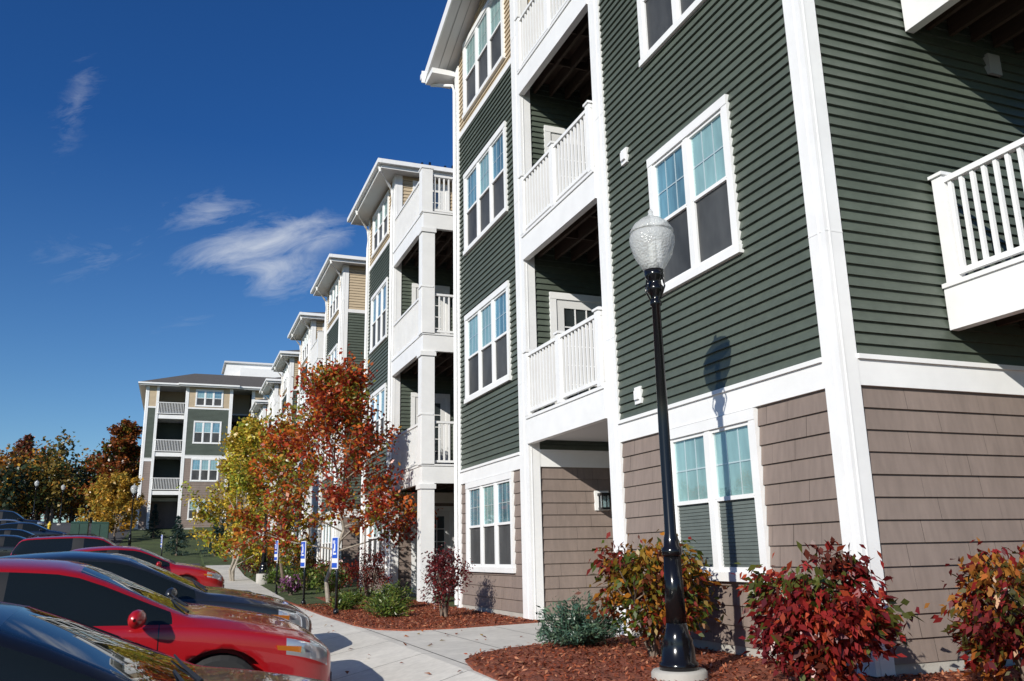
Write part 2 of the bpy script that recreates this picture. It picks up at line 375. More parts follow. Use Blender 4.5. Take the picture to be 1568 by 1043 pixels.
pp=B.part('roof_penthouse'); pp.box(3.2,8.2,78,83,zo+12.3,zo+14.6,M_white); pp.box(3.0,8.4,77.8,83.2,zo+14.6,zo+14.75,M_soffit); pp.box(4.3,9.4,76.5,77.7,zo+12.1,zo+13.9,M_white); pp.box(7.2,9.8,79,83,zo+13.5,zo+14.1,M_white)
B.done()

# ================================================================= TERRAIN
PR=[(-400,-.72),(0,-.69),(4.8,-.60),(8.5,-.41),(11.2,-.335),(24,-.08),(35,.2),(50,1.25),(60,2.1),(72,3.3),(90,4.5),(150,7),(400,9),(3000,9)]
def prof(y): return float(np.interp(y,[p[0] for p in PR],[p[1] for p in PR]))
def terr(x,y):
    p=prof(y)
    if x<=1.29: return p
    hi=max(0,p+.15)
    if x>=2.45: return hi
    t=(x-1.3)/1.15; return (p+.15)*(1-t)+hi*t
M_grass=mk('grass',(.055,.078,.02),.95,var=.4,vscale=.6,bump=.8,bscale=30,dist=.04,var2=.35)
M_asph=mk('asphalt',(.055,.055,.058),.9,var=.15,vscale=.5,bump=.5,bscale=90,dist=.006,var2=.15)
M_walk=mk('walk_concrete',(.60,.57,.51),.9,var=.12,vscale=.9,bump=.3,bscale=70,dist=.004,var2=.07)
M_joint=mk('walk_joint',(.12,.11,.10),.95)
M_mulch=mk('red_mulch',(.28,.075,.035),.95,var=.45,vscale=12,bump=1,bscale=45,dist=.04,var2=.4)
M_paintl=mk('white_road_paint',(.6,.6,.58),.7,var=.15,vscale=8)
xs=[-1500,-400,-150,-80,-40,-20,-10,-5,-2,0,1.15,1.285,1.30,1.7,2.45,2.9,4,6,10,20,40,100,400,1500]
ys=[-400,-50,-10,0,2.4,4.8,6.2,7.4,8.5,9.8,11.2,13,15,18,21,24,26,28,30,32,35,40,45,50,55,60,66,72,80,90,110,150,220,400,800,1500,3000]
g=MB()
for i in range(len(xs)-1):
    for j in range(len(ys)-1):
        q=[(xs[i],ys[j]),(xs[i+1],ys[j]),(xs[i+1],ys[j+1]),(xs[i],ys[j+1])]
        # ground drops slightly beneath the paved walk so that the slabs sit in it
        g.poly([(x,y,terr(x,y)-(.06 if (1.29<x<2.6 and -10<=y<=40) else 0)) for x,y in q],M_grass)
gm=g.build('ground',smooth=False)
def strip(name,x0,x1,y0,y1,mat,dz):
    m=MB(); X=sorted({x0,x1}|{x for x in xs if x0<x<x1}); Y=sorted({y0,y1}|{y for y in ys if y0<y<y1})
    for i in range(len(X)-1):
        for j in range(len(Y)-1):
            m.poly([(x,y,terr(x,y)+dz) for x,y in ((X[i],Y[j]),(X[i+1],Y[j]),(X[i+1],Y[j+1]),(X[i],Y[j+1]))],mat)
    return m.build(name)
strip('parking_lot',-24,1.15,-10,44,M_asph,.008); strip('road',-24,-3.2,44,110,M_asph,.008)
m=MB()
for y in [3.0,6.6,9.85,12.6,15.3,18.0,20.7,23.0,25.8,28.6,31.4,34.2]:
    m.poly([(x,yy,terr(x,yy)+.018) for x,yy in ((-4.2,y-.05),(1.1,y-.05),(1.1,y+.05),(-4.2,y+.05))],M_paintl)
m.build('parking_lines')
m=MB(); Y=[y for y in ys if -10<=y<=40]
for a,b in zip(Y[:-1],Y[1:]):
    pa,pb=prof(a),prof(b)
    m.hexa([(1.12,a,pa-.1),(1.30,a,pa-.1),(1.30,b,pb-.1),(1.12,b,pb-.1),(1.13,a,pa+.155),(1.30,a,pa+.155),(1.30,b,pb+.155),(1.13,b,pb+.155)],M_conc)
m.build('kerb')
m=MB()
def walkz(x,y): return terr(x,y)+.02
XW=[1.302,1.7,2.08,2.45,2.56]; y=-9.0
while y<40:
    a0,a1=y+.006,y+1.494; Y=[a0]+[v for v in ys if a0<v<a1]+[a1]
    for i in range(4):
        for u,v in zip(Y[:-1],Y[1:]):
            m.poly([(x,yy,walkz(x,yy)) for x,yy in ((XW[i],u),(XW[i+1],u),(XW[i+1],v),(XW[i],v))],M_walk)
        m.poly([(x,yy,walkz(x,yy)-.012) for x,yy in ((XW[i],y-.006),(XW[i+1],y-.006),(XW[i+1],y+.006),(XW[i],y+.006))],M_joint)
    y+=1.5
br=[[(2.57,7.2),(3.3,8.4),(3.3,11.9),(2.57,12.6)],[(3.312,8.5),(4.2,8.9),(4.2,11.9),(3.312,11.9)],[(4.212,8.9),(5.2,9.1),(5.2,11.95),(4.212,11.95)],[(5.212,9.49),(6.88,9.49),(6.88,12.1),(5.212,12.1)]]
for q in br: m.poly([(x,yy,.022) for x,yy in q],M_walk)
m.poly([(2.5,7.0,.008),(5.3,8.0,.008),(5.3,12.0,.008),(2.5,12.8,.008)],M_joint)
m.build('sidewalk')
nearbed=[(2.46,1.5),(2.46,6.6),(2.5,7.5),(2.62,8.1),(2.85,8.5),(3.3,8.85),(3.9,9.1),(4.5,9.25),(4.985,9.3),(4.985,YC-.04),(16,YC-.04),(16,1.5)]
farbed=[(2.46,31),(2.46,15.5),(2.52,13),(2.65,12.1),(2.95,11.7),(3.6,11.65),(4.3,11.8),(4.985,11.95),(4.985,31)]
m=MB()
for q in (nearbed,farbed):
    m.poly([(x,y,.04) for x,y in q],M_mulch)
    for a,b in zip(q,q[1:]+q[:1]): m.poly([(a[0],a[1],-.03),(b[0],b[1],-.03),(b[0],b[1],.04),(a[0],a[1],.04)],M_mulch)
m.poly([(x,y,.05) for x,y in ((2.5,17.8),(3.1,18.3),(3.3,22),(3.2,31),(2.5,31))],M_grass)
mulch=m.build('mulch_bed')

# ================================================================= FOLIAGE
def leaf_material():
    m=D.materials.new('leaf_foliage'); m.use_nodes=True; nt=m.node_tree; N=nt.nodes; L=nt.links
    N.remove(N['Principled BSDF']); b=N.new('ShaderNodeBsdfDiffuse')
    at=N.new('ShaderNodeVertexColor'); at.layer_name='Col'; L.new(at.outputs[0],b.inputs['Color'])
    tr=N.new('ShaderNodeBsdfTranslucent'); L.new(at.outputs[0],tr.inputs[0])
    gl=N.new('ShaderNodeBsdfGlossy'); gl.inputs['Roughness'].default_value=.35; gl.inputs['Color'].default_value=(.8,.8,.8,1)
    mx=N.new('ShaderNodeMixShader'); mx.inputs[0].default_value=.33; L.new(b.outputs[0],mx.inputs[1]); L.new(tr.outputs[0],mx.inputs[2])
    m2=N.new('ShaderNodeMixShader'); m2.inputs[0].default_value=.035; L.new(mx.outputs[0],m2.inputs[1]); L.new(gl.outputs[0],m2.inputs[2])
    L.new(m2.outputs[0],N['Material Output'].inputs[0]); return m
M_leaf=leaf_material()
M_bark=mk('bark',(.16,.12,.09),.9,var=.3,vscale=10)
M_barkw=mk('pale_bark',(.30,.26,.21),.9,var=.3,vscale=10)
def leaves(name,C,size,pal,parent=None,up=.3,asp=.5,colvar=.35,wts=None,dirs=None,clus=None):
    C=np.asarray(C,float); n=len(C)
    nm=rng.normal(size=(n,3)); nm[:,2]=np.abs(nm[:,2])+up; nm/=np.linalg.norm(nm,axis=1)[:,None]
    t=rng.normal(size=(n,3)) if dirs is None else dirs+rng.normal(size=(n,3))*.35
    t-=nm*(t*nm).sum(1)[:,None]; t/=np.linalg.norm(t,axis=1)[:,None]; b=np.cross(nm,t)
    Ls=size*rng.uniform(.65,1.35,n)[:,None]; W=Ls*asp
    v=np.stack([C-t*Ls*.5, C-t*Ls*.08+b*W*.5+nm*W*.18, C+t*Ls*.5, C-t*Ls*.08-b*W*.5+nm*W*.18],1).reshape(-1,3)
    me=D.meshes.new(name); me.vertices.add(4*n); me.vertices.foreach_set('co',v.ravel())
    me.loops.add(4*n); me.loops.foreach_set('vertex_index',np.arange(4*n,dtype=np.int32))
    me.polygons.add(n); me.polygons.foreach_set('loop_start',np.arange(0,4*n,4,dtype=np.int32)); me.polygons.foreach_set('loop_total',np.full(n,4,dtype=np.int32))
    me.update(calc_edges=True)
    pal=np.array(pal); idx=rng.choice(len(pal),n,p=wts)
    if clus is not None:
        cm=rng.choice(len(pal),clus.max()+1,p=wts); use=rng.random(n)<.6; idx=np.where(use,cm[clus],idx)
    c=pal[idx]*rng.uniform(1-colvar,1+colvar,n)[:,None]
    col=np.concatenate([c,np.ones((n,1))],1); col=np.repeat(col,4,axis=0)
    a=me.color_attributes.new('Col','FLOAT_COLOR','CORNER'); a.data.foreach_set('color',col.astype(np.float32).ravel())
    me.materials.append(M_leaf); o=D.objects.new(name,me); return link(o,parent)

def shrub(name,loc,r,h,pal,n,size,stems=9,wts=None,clear=.15,droop=True,gap=.75):
    e=empty(name,loc); mb=MB(); tips=[]
    for i in range(stems):
        a=2*math.pi*i/stems+random.uniform(-.3,.3); k=random.uniform(.4,1)
        p0=Vector((random.uniform(-.05,.05),random.uniform(-.05,.05),-.02)); p2=Vector((math.cos(a)*r*k*.8,math.sin(a)*r*k*.8,h*random.uniform(.6,.92)*(1.1-.3*k)))
        p1=p0.lerp(p2,.5)+Vector((0,0,h*.12)); mb.tube([p0,p1,p2],[.016,.011,.005],M_bark,n=5)
        for j in range(3):
            q=p1.lerp(p2,random.random())+Vector((random.gauss(0,1)*r*.3,random.gauss(0,1)*r*.3,random.uniform(0,h*.2)))
            mb.tube([p1,q],[.008,.003],M_bark,n=4)
    mb.build('stems',e)
    K=int(34*gap+10); cl=[]
    for i in range(K):
        d=rng.normal(size=3); d/=np.linalg.norm(d); rad=rng.uniform(.45,.98)
        z=clear*h+(h-clear*h)*(d[2]*rad*.5+.5); cl.append((d[0]*rad*r*.88,d[1]*rad*r*.88,z))
    cl=np.array(cl); ci=rng.integers(0,K,n)
    C=cl[ci]+rng.normal(size=(n,3))*np.array([r*.15,r*.15,h*.075])
    C[:,2]=np.clip(C[:,2],.03,None)
    dirs=None
    if droop: dirs=C*np.array([1,1,0])/r+np.array([0,0,-.7])
    leaves('leaves',C,size,pal,e,up=.1,wts=wts,dirs=dirs,clus=ci); return e
RED=[(.26,.022,.02),(.15,.014,.018),(.38,.06,.025),(.12,.03,.02),(.09,.10,.02)]
shrub('burning_bush',(4.22,5.02,.04),.52,.95,RED,4800,.074,wts=[.32,.28,.16,.12,.12],gap=.9,clear=.08)
shrub('burning_bush',(5.38,4.42,.04),.52,.95,[(.24,.02,.02),(.34,.10,.02),(.09,.08,.02),(.14,.02,.02),(.36,.15,.03)],4300,.074,wts=[.25,.22,.2,.18,.15],gap=.9,clear=.08)
shrub('viburnum_shrub',(4.25,7.4,.04),.64,1.04,[(.07,.10,.015),(.24,.15,.02),(.38,.15,.02),(.14,.04,.015),(.24,.03,.02)],4200,.078,wts=[.3,.25,.15,.15,.15],clear=.15,gap=1)
shrub('barberry_shrub',(4.05,13.6,.04),.45,.98,[(.12,.015,.02),(.18,.02,.02),(.07,.02,.02)],2600,.05,clear=.25,gap=1)
shrub('barberry_shrub',(4.3,20.5,.04),.6,1.1,[(.14,.02,.02),(.22,.03,.02)],1800,.06)
def conif(name,loc,r,h,pal,n,size):
    e=empty(name,loc); mb=MB(); mb.tube([(0,0,-.05),(0,0,h*.9)],[.03*h,.005],M_bark,n=6); mb.build('trunk',e)
    nb=int(60+h*20); zz=rng.uniform(.04,1,nb)**1.1; az=rng.uniform(0,6.283,nb); ci=rng.integers(0,nb,n); s=rng.uniform(.15,1.02,n)
    rr=r*(1-zz[ci])*s*(.75+.4*rng.random(nb)[ci]); C=np.stack([np.cos(az[ci])*rr,np.sin(az[ci])*rr,h*zz[ci]-rr*.18+rng.normal(size=n)*h*.012],1)
    C[:,:2]+=rng.normal(size=(n,2))*r*.05
    dirs=np.stack([np.cos(az[ci]),np.sin(az[ci]),np.full(n,.2)],1)
    leaves('needles',C,size,pal,e,asp=.3,dirs=dirs); return e
def spreading(name,loc,r,h,pal,n,size):
    e=empty(name,loc); K=46; az=rng.uniform(0,6.283,K); el=rng.uniform(.15,1.1,K); ln=rng.uniform(.6,1.05,K)
    ci=rng.integers(0,K,n); s=rng.uniform(.15,1,n)
    dirs=np.stack([np.cos(az)*np.cos(el),np.sin(az)*np.cos(el),np.sin(el)],1)[ci]
    C=dirs*(s*ln[ci])[:,None]*np.array([r,r,h])+rng.normal(size=(n,3))*.03; C[:,2]=np.abs(C[:,2])+.02
    mb=MB()
    for k in range(K):
        d=Vector((math.cos(az[k])*math.cos(el[k])*r,math.sin(az[k])*math.cos(el[k])*r,math.sin(el[k])*h))*ln[k]*.85
        mb.tube([(0,0,0),d],[.008,.003],M_bark,n=4)
    mb.build('stems',e); leaves('foliage',C,size,pal,e,asp=.28,dirs=dirs); return e
JUN=[(.06,.12,.085),(.10,.18,.12),(.04,.08,.05),(.13,.20,.12)]
spreading('juniper_shrub',(4.12,8.72,.04),.66,.58,JUN,5200,.065)
GR=[(.08,.14,.02),(.14,.20,.04),(.04,.08,.02),(.22,.24,.05)]
for (x,y,r,h) in ((3.3,14.2,.38,.35),(3.5,15.6,.42,.42),(3.0,16.6,.35,.32),(3.9,16.4,.5,.5),(3.4,18.0,.4,.4),(4.2,18.2,.4,.55)):
    spreading('evergreen_shrub',(x,y,.04),r,h,GR,1800,.07)
for (x,y,r,h,p) in ((3.6,22,.6,.8,GR),(4.1,24,.6,.9,RED),(3.5,25.6,.6,.7,GR),(3.9,27.5,.7,1.0,[(.30,.16,.03),(.2,.1,.02)]),(3.2,29.5,.6,.8,GR),(2.9,23.6,.35,.5,[(.3,.1,.25),(.1,.12,.03)])):
    shrub('garden_shrub',(x,y,.04),r,h,p,1100,.08,wts=None)
for (x,y) in ((4.5,34),(3.6,36.5),(2.9,33),(3.4,40),(2.9,38)):
    shrub('garden_shrub',(x,y,terr(x,y)),.8,1.1,random.choice([GR,RED,[(.25,.2,.04),(.1,.12,.03)]]),1100,.1)
SPR=[(.035,.07,.06),(.05,.09,.08),(.02,.045,.035)]
for (x,y,r,h) in ((.1,50,.85,2.1),(1.9,46.5,.75,1.8),(-1.4,64,.8,2.2),(2.4,50,.7,1.7),(3.4,55,.9,2.2)):
    conif('spruce_tree',(x,y,terr(x,y)),r,h,SPR,2600,.13)

def tree(name,loc,h,cr,pal,n,size,tr=.05,clear=.28,wts=None,bark=None,nb=26,multi=1,sparse=.5,rise=.55,asp=.6):
    e=empty(name,loc); mb=MB(); bark=bark or M_bark; pts=[]; cl=[]
    for mth in range(multi):
        lean=Vector((random.uniform(-1,1),random.uniform(-1,1),0))*(.28*cr if multi>1 else .1*cr)
        base=Vector((0,0,-.05))+lean*.2; top=Vector((lean.x,lean.y,h*random.uniform(.86,.97)))
        k=9; tp=[base.lerp(top,i/k)+Vector((random.gauss(0,1),random.gauss(0,1),0))*.015*h*(0<i<k) for i in range(k+1)]
        mb.tube(tp,[tr*(1-.88*i/k) for i in range(k+1)],bark,n=8)
        for b in range(nb):
            t=clear+(1-clear)*(b+random.random())/nb; i=min(k-1,int(t*k)); p=tp[i].lerp(tp[i+1],t*k-i)
            s=(t-clear)/(1-clear); prf=math.sin(math.pi*min(1,(.22+.78*s)**.8))**.7 if s<.98 else .15
            ln=cr*max(.2,prf)*random.uniform(.65,1.12); az=b*2.4+random.uniform(-.4,.4); el=rise+.5*s+random.uniform(-.15,.15)
            if s<.3: el-=.25
            d=Vector((math.cos(az)*math.cos(el),math.sin(az)*math.cos(el),math.sin(el)))
            q1=p+d*ln*.5; q2=q1+(d+Vector((0,0,.08))).normalized()*ln*.5
            r0=tr*(1-t)*.4+.006
            mb.tube([p,q1,q2],[r0,r0*.6,.004],bark,n=5)
            for j in range(6):
                a=p.lerp(q2,random.uniform(.3,.95)); dd=(d+Vector((random.gauss(0,1),random.gauss(0,1),random.gauss(0,1)))*.6).normalized(); w=a+dd*ln*random.uniform(.2,.45)
                mb.tube([a,w],[r0*.35,.003],bark,n=4); cl.append((a,w))
            cl.append((q1,q2))
    mb.build('trunk_and_branches',e)
    A=np.array([list(a)+list(b) for a,b in cl]); wk=rng.uniform(0.3,1,len(A)); wk/=wk.sum()
    ci=rng.choice(len(A),n,p=wk); s=rng.uniform(.1,1.08,n)[:,None]
    C=A[ci,:3]*(1-s)+A[ci,3:]*s+rng.normal(size=(n,3))*cr*.065
    leaves('leaves',C,size,pal,e,wts=wts,clus=ci,up=.15,asp=asp); return e
tree('autumn_tree',(3.15,19.3,0),5.3,2.0,[(.52,.12,.02),(.38,.05,.02),(.46,.22,.03),(.20,.20,.03),(.30,.035,.02)],13000,.104,tr=.05,wts=[.25,.25,.13,.18,.19],bark=M_barkw,nb=34,clear=.22)
tree('birch_tree',(1.9,31.5,.05),6.0,1.6,[(.52,.44,.05),(.28,.34,.04),(.60,.42,.05),(.42,.26,.03)],12000,.12,tr=.05,multi=3,nb=17,clear=.12,bark=M_barkw,rise=.7)
tree('birch_tree',(3.0,37,.5),6.4,1.9,[(.50,.42,.05),(.3,.32,.04),(.55,.3,.04)],9000,.14,tr=.05,multi=2,nb=18,clear=.12,bark=M_barkw,rise=.7)
tree('maple_tree',(3.0,26,.05),5.2,1.6,[(.50,.18,.02),(.45,.32,.03),(.35,.08,.02),(.28,.28,.04)],8500,.12,tr=.05,clear=.2)
tree('maple_tree',(-3.6,62,terr(-3.6,62)),4.4,1.9,[(.55,.30,.04),(.45,.27,.04),(.32,.26,.05)],6000,.2,tr=.06,clear=.12)
tree('maple_tree',(-5.4,70,terr(-5,70)),3.6,1.6,[(.5,.26,.04),(.35,.3,.05)],3500,.2,tr=.06,clear=.12)
tree('oak_tree',(-5.2,93,4.6),10.2,3.4,[(.26,.07,.02),(.36,.11,.02),(.12,.12,.02),(.18,.06,.02)],12000,.35,tr=.2,clear=.1)
tree('oak_tree',(-22.5,150,7),14.5,3.4,[(.18,.05,.03),(.22,.07,.03),(.07,.05,.03)],5500,.42,tr=.3,clear=.2,nb=30)
C=[];mb=MB();kc=[]
TC=[(.06,.085,.03),(.42,.17,.03),(.15,.065,.025),(.30,.21,.05),(.035,.055,.03),(.55,.30,.04),(.36,.06,.03)]
for i in range(185):
    x=-130+i*1.9+random.uniform(-2,2) if i<90 else random.uniform(-45,-4)
    y=random.uniform(150,185) if i<90 else random.uniform(105,150); hh=random.uniform(6,11)*(1 if i<90 else .92); rr=random.uniform(2,3.4)*(1 if i<90 else .8)
    if i>=90 and x<-11 and x>-.145*y+4 and y<125: x-=6
    z0=terr(x,y); mb.tube([(x,y,z0-.2),(x+random.uniform(-.4,.4),y,z0+hh*.9)],[.22,.05],M_bark,n=5)
    ti=random.choices(range(7),[.2,.2,.15,.12,.15,.1,.08])[0]
    ev=(ti==4)
    for j in range(16):
        d=rng.normal(size=3); d/=np.linalg.norm(d); d*=rng.uniform(.4,1)
        zz=.56+.42*d[2]; w=(1.25*(1.05-zz) if ev else 1)
        c=np.array([x+d[0]*rr*w,y+d[1]*rr*w,z0+hh*zz]); m_=56; C.append(c+rng.normal(size=(m_,3))*np.array([.7,.7,.65])); kc+=[ti]*m_
e=empty('distant_trees'); mb.build('trunks',e)
C=np.concatenate(C); kc=np.array(kc)
for t in range(7):
    sel=kc==t
    if sel.sum()>0: leaves('crowns',C[sel],.45,[TC[t],tuple(v*.6 for v in TC[t]),tuple(v*1.25 for v in TC[t]),TC[(t+1)%7]],e,asp=.7,wts=[.45,.25,.2,.1])

def inpoly(x,y,p):
    c=False; j=len(p)-1
    for i in range(len(p)):
        if ((p[i][1]>y)!=(p[j][1]>y)) and (x<(p[j][0]-p[i][0])*(y-p[i][1])/(p[j][1]-p[i][1])+p[i][0]): c=not c
        j=i
    return c
pts=[]
while len(pts)<18000:
    if random.random()<.6: x=random.uniform(2.42,8); y=random.uniform(3.2,9.35); ok=inpoly(x,y,nearbed) or (random.random()<.06 and x<4.9 and inpoly(x+.06,y-.06,nearbed))
    else: x=random.uniform(2.46,4.98); y=random.uniform(11.5,19); ok=inpoly(x,y,farbed) or (random.random()<.06 and inpoly(x+.05,y+.08,farbed))
    if ok: pts.append((x,y,.045+random.random()*.012))
leaves('mulch_chips',pts,.05,[(.32,.08,.035),(.42,.13,.06),(.16,.04,.02),(.5,.22,.12),(.09,.025,.015)],mulch,up=1.2,asp=.35,colvar=.4)
pts=[(x,y,max(terr(x,y),0 if x>2.52 else -9)+.035) for x,y in [(random.uniform(1.35,4.5),random.uniform(6.5,24)) for _ in range(150)] if x<2.5 or 9.2<y<11.5]
leaves('fallen_leaves',pts,.06,[(.4,.12,.03),(.3,.2,.04),(.2,.05,.02)],None,up=3,asp=.6)

# ================================================================= STREET LAMPS
def globe_mat():
    m=D.materials.new('lamp_globe_glass'); m.use_nodes=True; nt=m.node_tree; N=nt.nodes; L=nt.links
    b=N['Principled BSDF']; b.inputs['Base Color'].default_value=(.70,.71,.70,1); b.inputs['Roughness'].default_value=.12
    tc=N.new('ShaderNodeTexCoord'); v=N.new('ShaderNodeTexVoronoi'); v.inputs['Scale'].default_value=55; L.new(tc.outputs['Object'],v.inputs['Vector'])
    bp=N.new('ShaderNodeBump'); bp.inputs['Strength'].default_value=.6; bp.inputs['Distance'].default_value=.01; L.new(v.outputs['Distance'],bp.inputs['Height']); L.new(bp.outputs[0],b.inputs['Normal'])
    t=N.new('ShaderNodeBsdfTransparent'); t.inputs[0].default_value=(.9,.93,.94,1); mx=N.new('ShaderNodeMixShader'); mx.inputs[0].default_value=.55
    L.new(t.outputs[0],mx.inputs[1]); L.new(b.outputs[0],mx.inputs[2]); L.new(mx.outputs[0],N['Material Output'].inputs[0]); return m
M_globe=globe_mat(); M_bulb=mk('lamp_bulb',(.8,.8,.75),.3)
def street_lamp(x,y,z,ped=.14,s=1):
    e=empty('street_lamp',(x,y,z),0,s); mb=MB()
    mb.lathe([(.21,-.3),(.215,ped-.02),(.2,ped)],(0,0,0),M_conc,n=28); mb.build('concrete_footing',e,True)
    mb=MB(); p=ped
    mb.lathe([(.150,p),(.150,p+.05),(.132,p+.06),(.128,p+.16),(.115,p+.19),(.12,p+.21),(.095,p+.26),(.08,p+.34)],(0,0,0),M_black,n=24)
    mb.lathe([(.08,p+.34),(.068,p+.84)],(0,0,0),M_black,n=32,flute=.1)
    mb.lathe([(.068,p+.84),(.082,p+.86),(.082,p+.90),(.062,p+.92),(.058,p+.98),(.047,p+1.02),(.045,2.0),(.036,3.04),(.05,3.05),(.05,3.08),(.036,3.1),(.042,3.14),(.07,3.17),(.075,3.21),(.05,3.24),(.055,3.27),(.08,3.3),(.085,3.36)],(0,0,0),M_black,n=24)
    for a in range(4):
        t=a*math.pi/2+.4; mb.tube([(.05*math.cos(t),.05*math.sin(t),3.1),(.1*math.cos(t),.1*math.sin(t),3.2),(.075*math.cos(t),.075*math.sin(t),3.32)],[.008]*3,M_black,n=5)
    mb.build('pole',e,True)
    mb=MB(); mb.lathe([(.085,3.36),(.12,3.42),(.165,3.5),(.192,3.6),(.195,3.66),(.18,3.70)],(0,0,0),M_globe,n=32); mb.build('globe',e,True)
    mb=MB(); mb.lathe([(.185,3.70),(.19,3.715),(.15,3.78),(.09,3.83),(.03,3.86),(.018,3.88),(.022,3.90),(.005,3.93)],(0,0,0),M_globe,n=32)
    mb.build('globe_cap',e,True)
    mb=MB(); mb.lathe([(.05,3.36),(.05,3.42),(.03,3.44),(.035,3.5),(.035,3.6),(.01,3.62)],(0,0,0),M_bulb,n=16); mb.build('bulb',e,True)
street_lamp(3.68,6.05,-.03)
street_lamp(2.75,29.7,0,ped=.5,s=1.05)
street_lamp(-2.3,52,terr(-2.3,52),s=.95)
street_lamp(-12,88,terr(-12,88)); street_lamp(-9.5,85,terr(-9.5,85),s=.9); street_lamp(-4.3,75,terr(-4.3,75))

M_blue=mk('blue_sign',(.015,.09,.50),.4); M_signw=mk('white_sign',(.80,.80,.80),.4)
def sign(x,y,z,h=1.45):
    e=empty('parking_sign',(x,y,z),.16); mb=MB(); mb.tube([(0,0,-.1),(0,0,h)],[.025,.025],M_black,n=10)
    mb.lathe([(.05,0),(.05,.1),(.03,.14)],(0,0,0),M_black,n=12); mb.build('post',e,True)
    mb=MB(); mb.box(-.05,-.035,-.15,.15,h-.52,h+.02,M_signw); mb.box(-.055,-.0502,-.135,.135,h-.34,h+.005,M_blue)
    mb.lathe([(.035,-.002),(.035,.002)],(-.058,0,h-.07),M_signw,n=8,axis='y')
    mb.box(-.058,-.0552,-.03,.03,h-.22,h-.1,M_signw); mb.box(-.058,-.0552,-.08,.08,h-.28,h-.25,M_signw); mb.box(-.058,-.0552,.05,.08,h-.25,h-.18,M_signw)
    mb.box(-.055,-.0502,-.13,.13,h-.50,h-.42,M_blue)
    mb.build('panel',e)
sign(2.66,15.4,0,1.32); sign(2.6,19.0,0,1.32); sign(-.5,41,terr(-.5,41)); sign(2.62,24.5,0)

M_orange=mk('pumpkin_skin',(.62,.20,.02),.5); M_chair=mk('dark_wicker',(.05,.035,.025),.8,var=.3,vscale=20)
e=empty('patio_chair',(7.25,4.75,3.18),-.4); mb=MB()
for (x,y) in ((-.24,-.24),(.24,-.24),(-.24,.24),(.24,.24)): mb.tube([(x,y,0),(x*.95,y*.95,.42 if y<0 else .9)],[.018,.015],M_chair,n=6)
mb.box(-.25,.25,-.25,.25,.40,.44,M_chair); mb.box(-.24,.24,.20,.235,.46,.90,M_chair)
for x in (-.27,.24): mb.box(x,x+.03,-.25,.24,.62,.65,M_chair)
mb.build('frame',e)
e=empty('pumpkin',(6.72,4.9,3.18)); mb=MB()
mb.lathe([(.03,.0),(.12,.02),(.165,.09),(.155,.17),(.08,.22),(.02,.21)],(0,0,0),M_orange,n=20,flute=.06); mb.tube([(0,0,.2),(.02,0,.27)],[.015,.01],M_wood,n=6); mb.build('gourd',e,True)

M_ub=mk('green_utility_paint',(.03,.07,.05),.5,var=.1)
for (x,y) in ((-4.4,60),(-5.6,60.5)):
    e=empty('utility_cabinet',(x,y,terr(x,y))); mb=MB(); mb.box(-.5,.5,-.4,.4,0,.1,M_conc); mb.box(-.48,.48,-.38,.38,.1,1.2,M_ub)
    mb.hexa([(-.5,-.4,1.2),(.5,-.4,1.2),(.5,.4,1.2),(-.5,.4,1.2),(-.46,-.2,1.32),(.46,-.2,1.32),(.46,.38,1.32),(-.46,.38,1.32)],M_ub)
    mb.box(-.01,.01,-.395,-.38,.15,1.15,M_black); mb.build('cabinet',e)
M_yel=mk('yellow_paint',(.7,.5,.05),.4)
e=empty('fire_hydrant',(-8.2,68,terr(-8.2,68))); mb=MB()
mb.lathe([(.16,0),(.16,.06),(.11,.07),(.11,.6),(.15,.62),(.15,.66),(.12,.7),(.07,.8),(.03,.84),(.03,.9)],(0,0,0),M_yel,n=16); mb.lathe([(.05,-.22),(.05,.22)],(0,0,.48),M_yel,n=10,axis='y'); mb.build('barrel',e,True)

# ================================================================= CARS
def paint(name,col,metal=.3,coat=.8):
    m=D.materials.new(name); m.use_nodes=True; nt=m.node_tree; N=nt.nodes; L=nt.links; b=N['Principled BSDF']
    b.inputs['Roughness'].default_value=.3; b.inputs['Metallic'].default_value=metal; b.inputs['Coat Weight'].default_value=coat; b.inputs['Coat Roughness'].default_value=.01
    tc=N.new('ShaderNodeTexCoord'); sp=N.new('ShaderNodeSeparateXYZ'); L.new(tc.outputs['Object'],sp.inputs[0])
    def math_(op,a,bv,clamp=False):
        n=N.new('ShaderNodeMath'); n.operation=op; n.use_clamp=clamp
        for i,v in enumerate((a,bv)):
            if isinstance(v,(int,float)): n.inputs[i].default_value=v
            else: L.new(v,n.inputs[i])
        return n.outputs[0]
    acc=None
    for x in (.98,-.27,-1.36):
        d=math_('ABSOLUTE',math_('SUBTRACT',sp.outputs[0],x),0); s=math_('LESS_THAN',d,.005); acc=s if acc is None else math_('MAXIMUM',acc,s)
    side=math_('GREATER_THAN',math_('ABSOLUTE',sp.outputs[1],0),.8); acc=math_('MULTIPLY',acc,side)
    hy=math_('LESS_THAN',math_('ABSOLUTE',math_('SUBTRACT',math_('ABSOLUTE',sp.outputs[1],0),.715),0),.004)
    hy=math_('MULTIPLY',hy,math_('GREATER_THAN',sp.outputs[0],1.15)); hy=math_('MULTIPLY',hy,math_('GREATER_THAN',sp.outputs[2],.7))
    acc=math_('MAXIMUM',acc,hy)
    mx=N.new('ShaderNodeMix'); mx.data_type='RGBA'; L.new(acc,mx.inputs['Factor']); mx.inputs['A'].default_value=(*col,1); mx.inputs['B'].default_value=(.005,.005,.005,1)
    L.new(mx.outputs['Result'],b.inputs['Base Color']); return m
M_cg=mk('car_glass',(.008,.011,.011),.02,spec=.5)
M_blk=mk('black_plastic',(.015,.015,.015),.5); M_tyre=mk('tyre_rubber',(.02,.02,.02),.85)
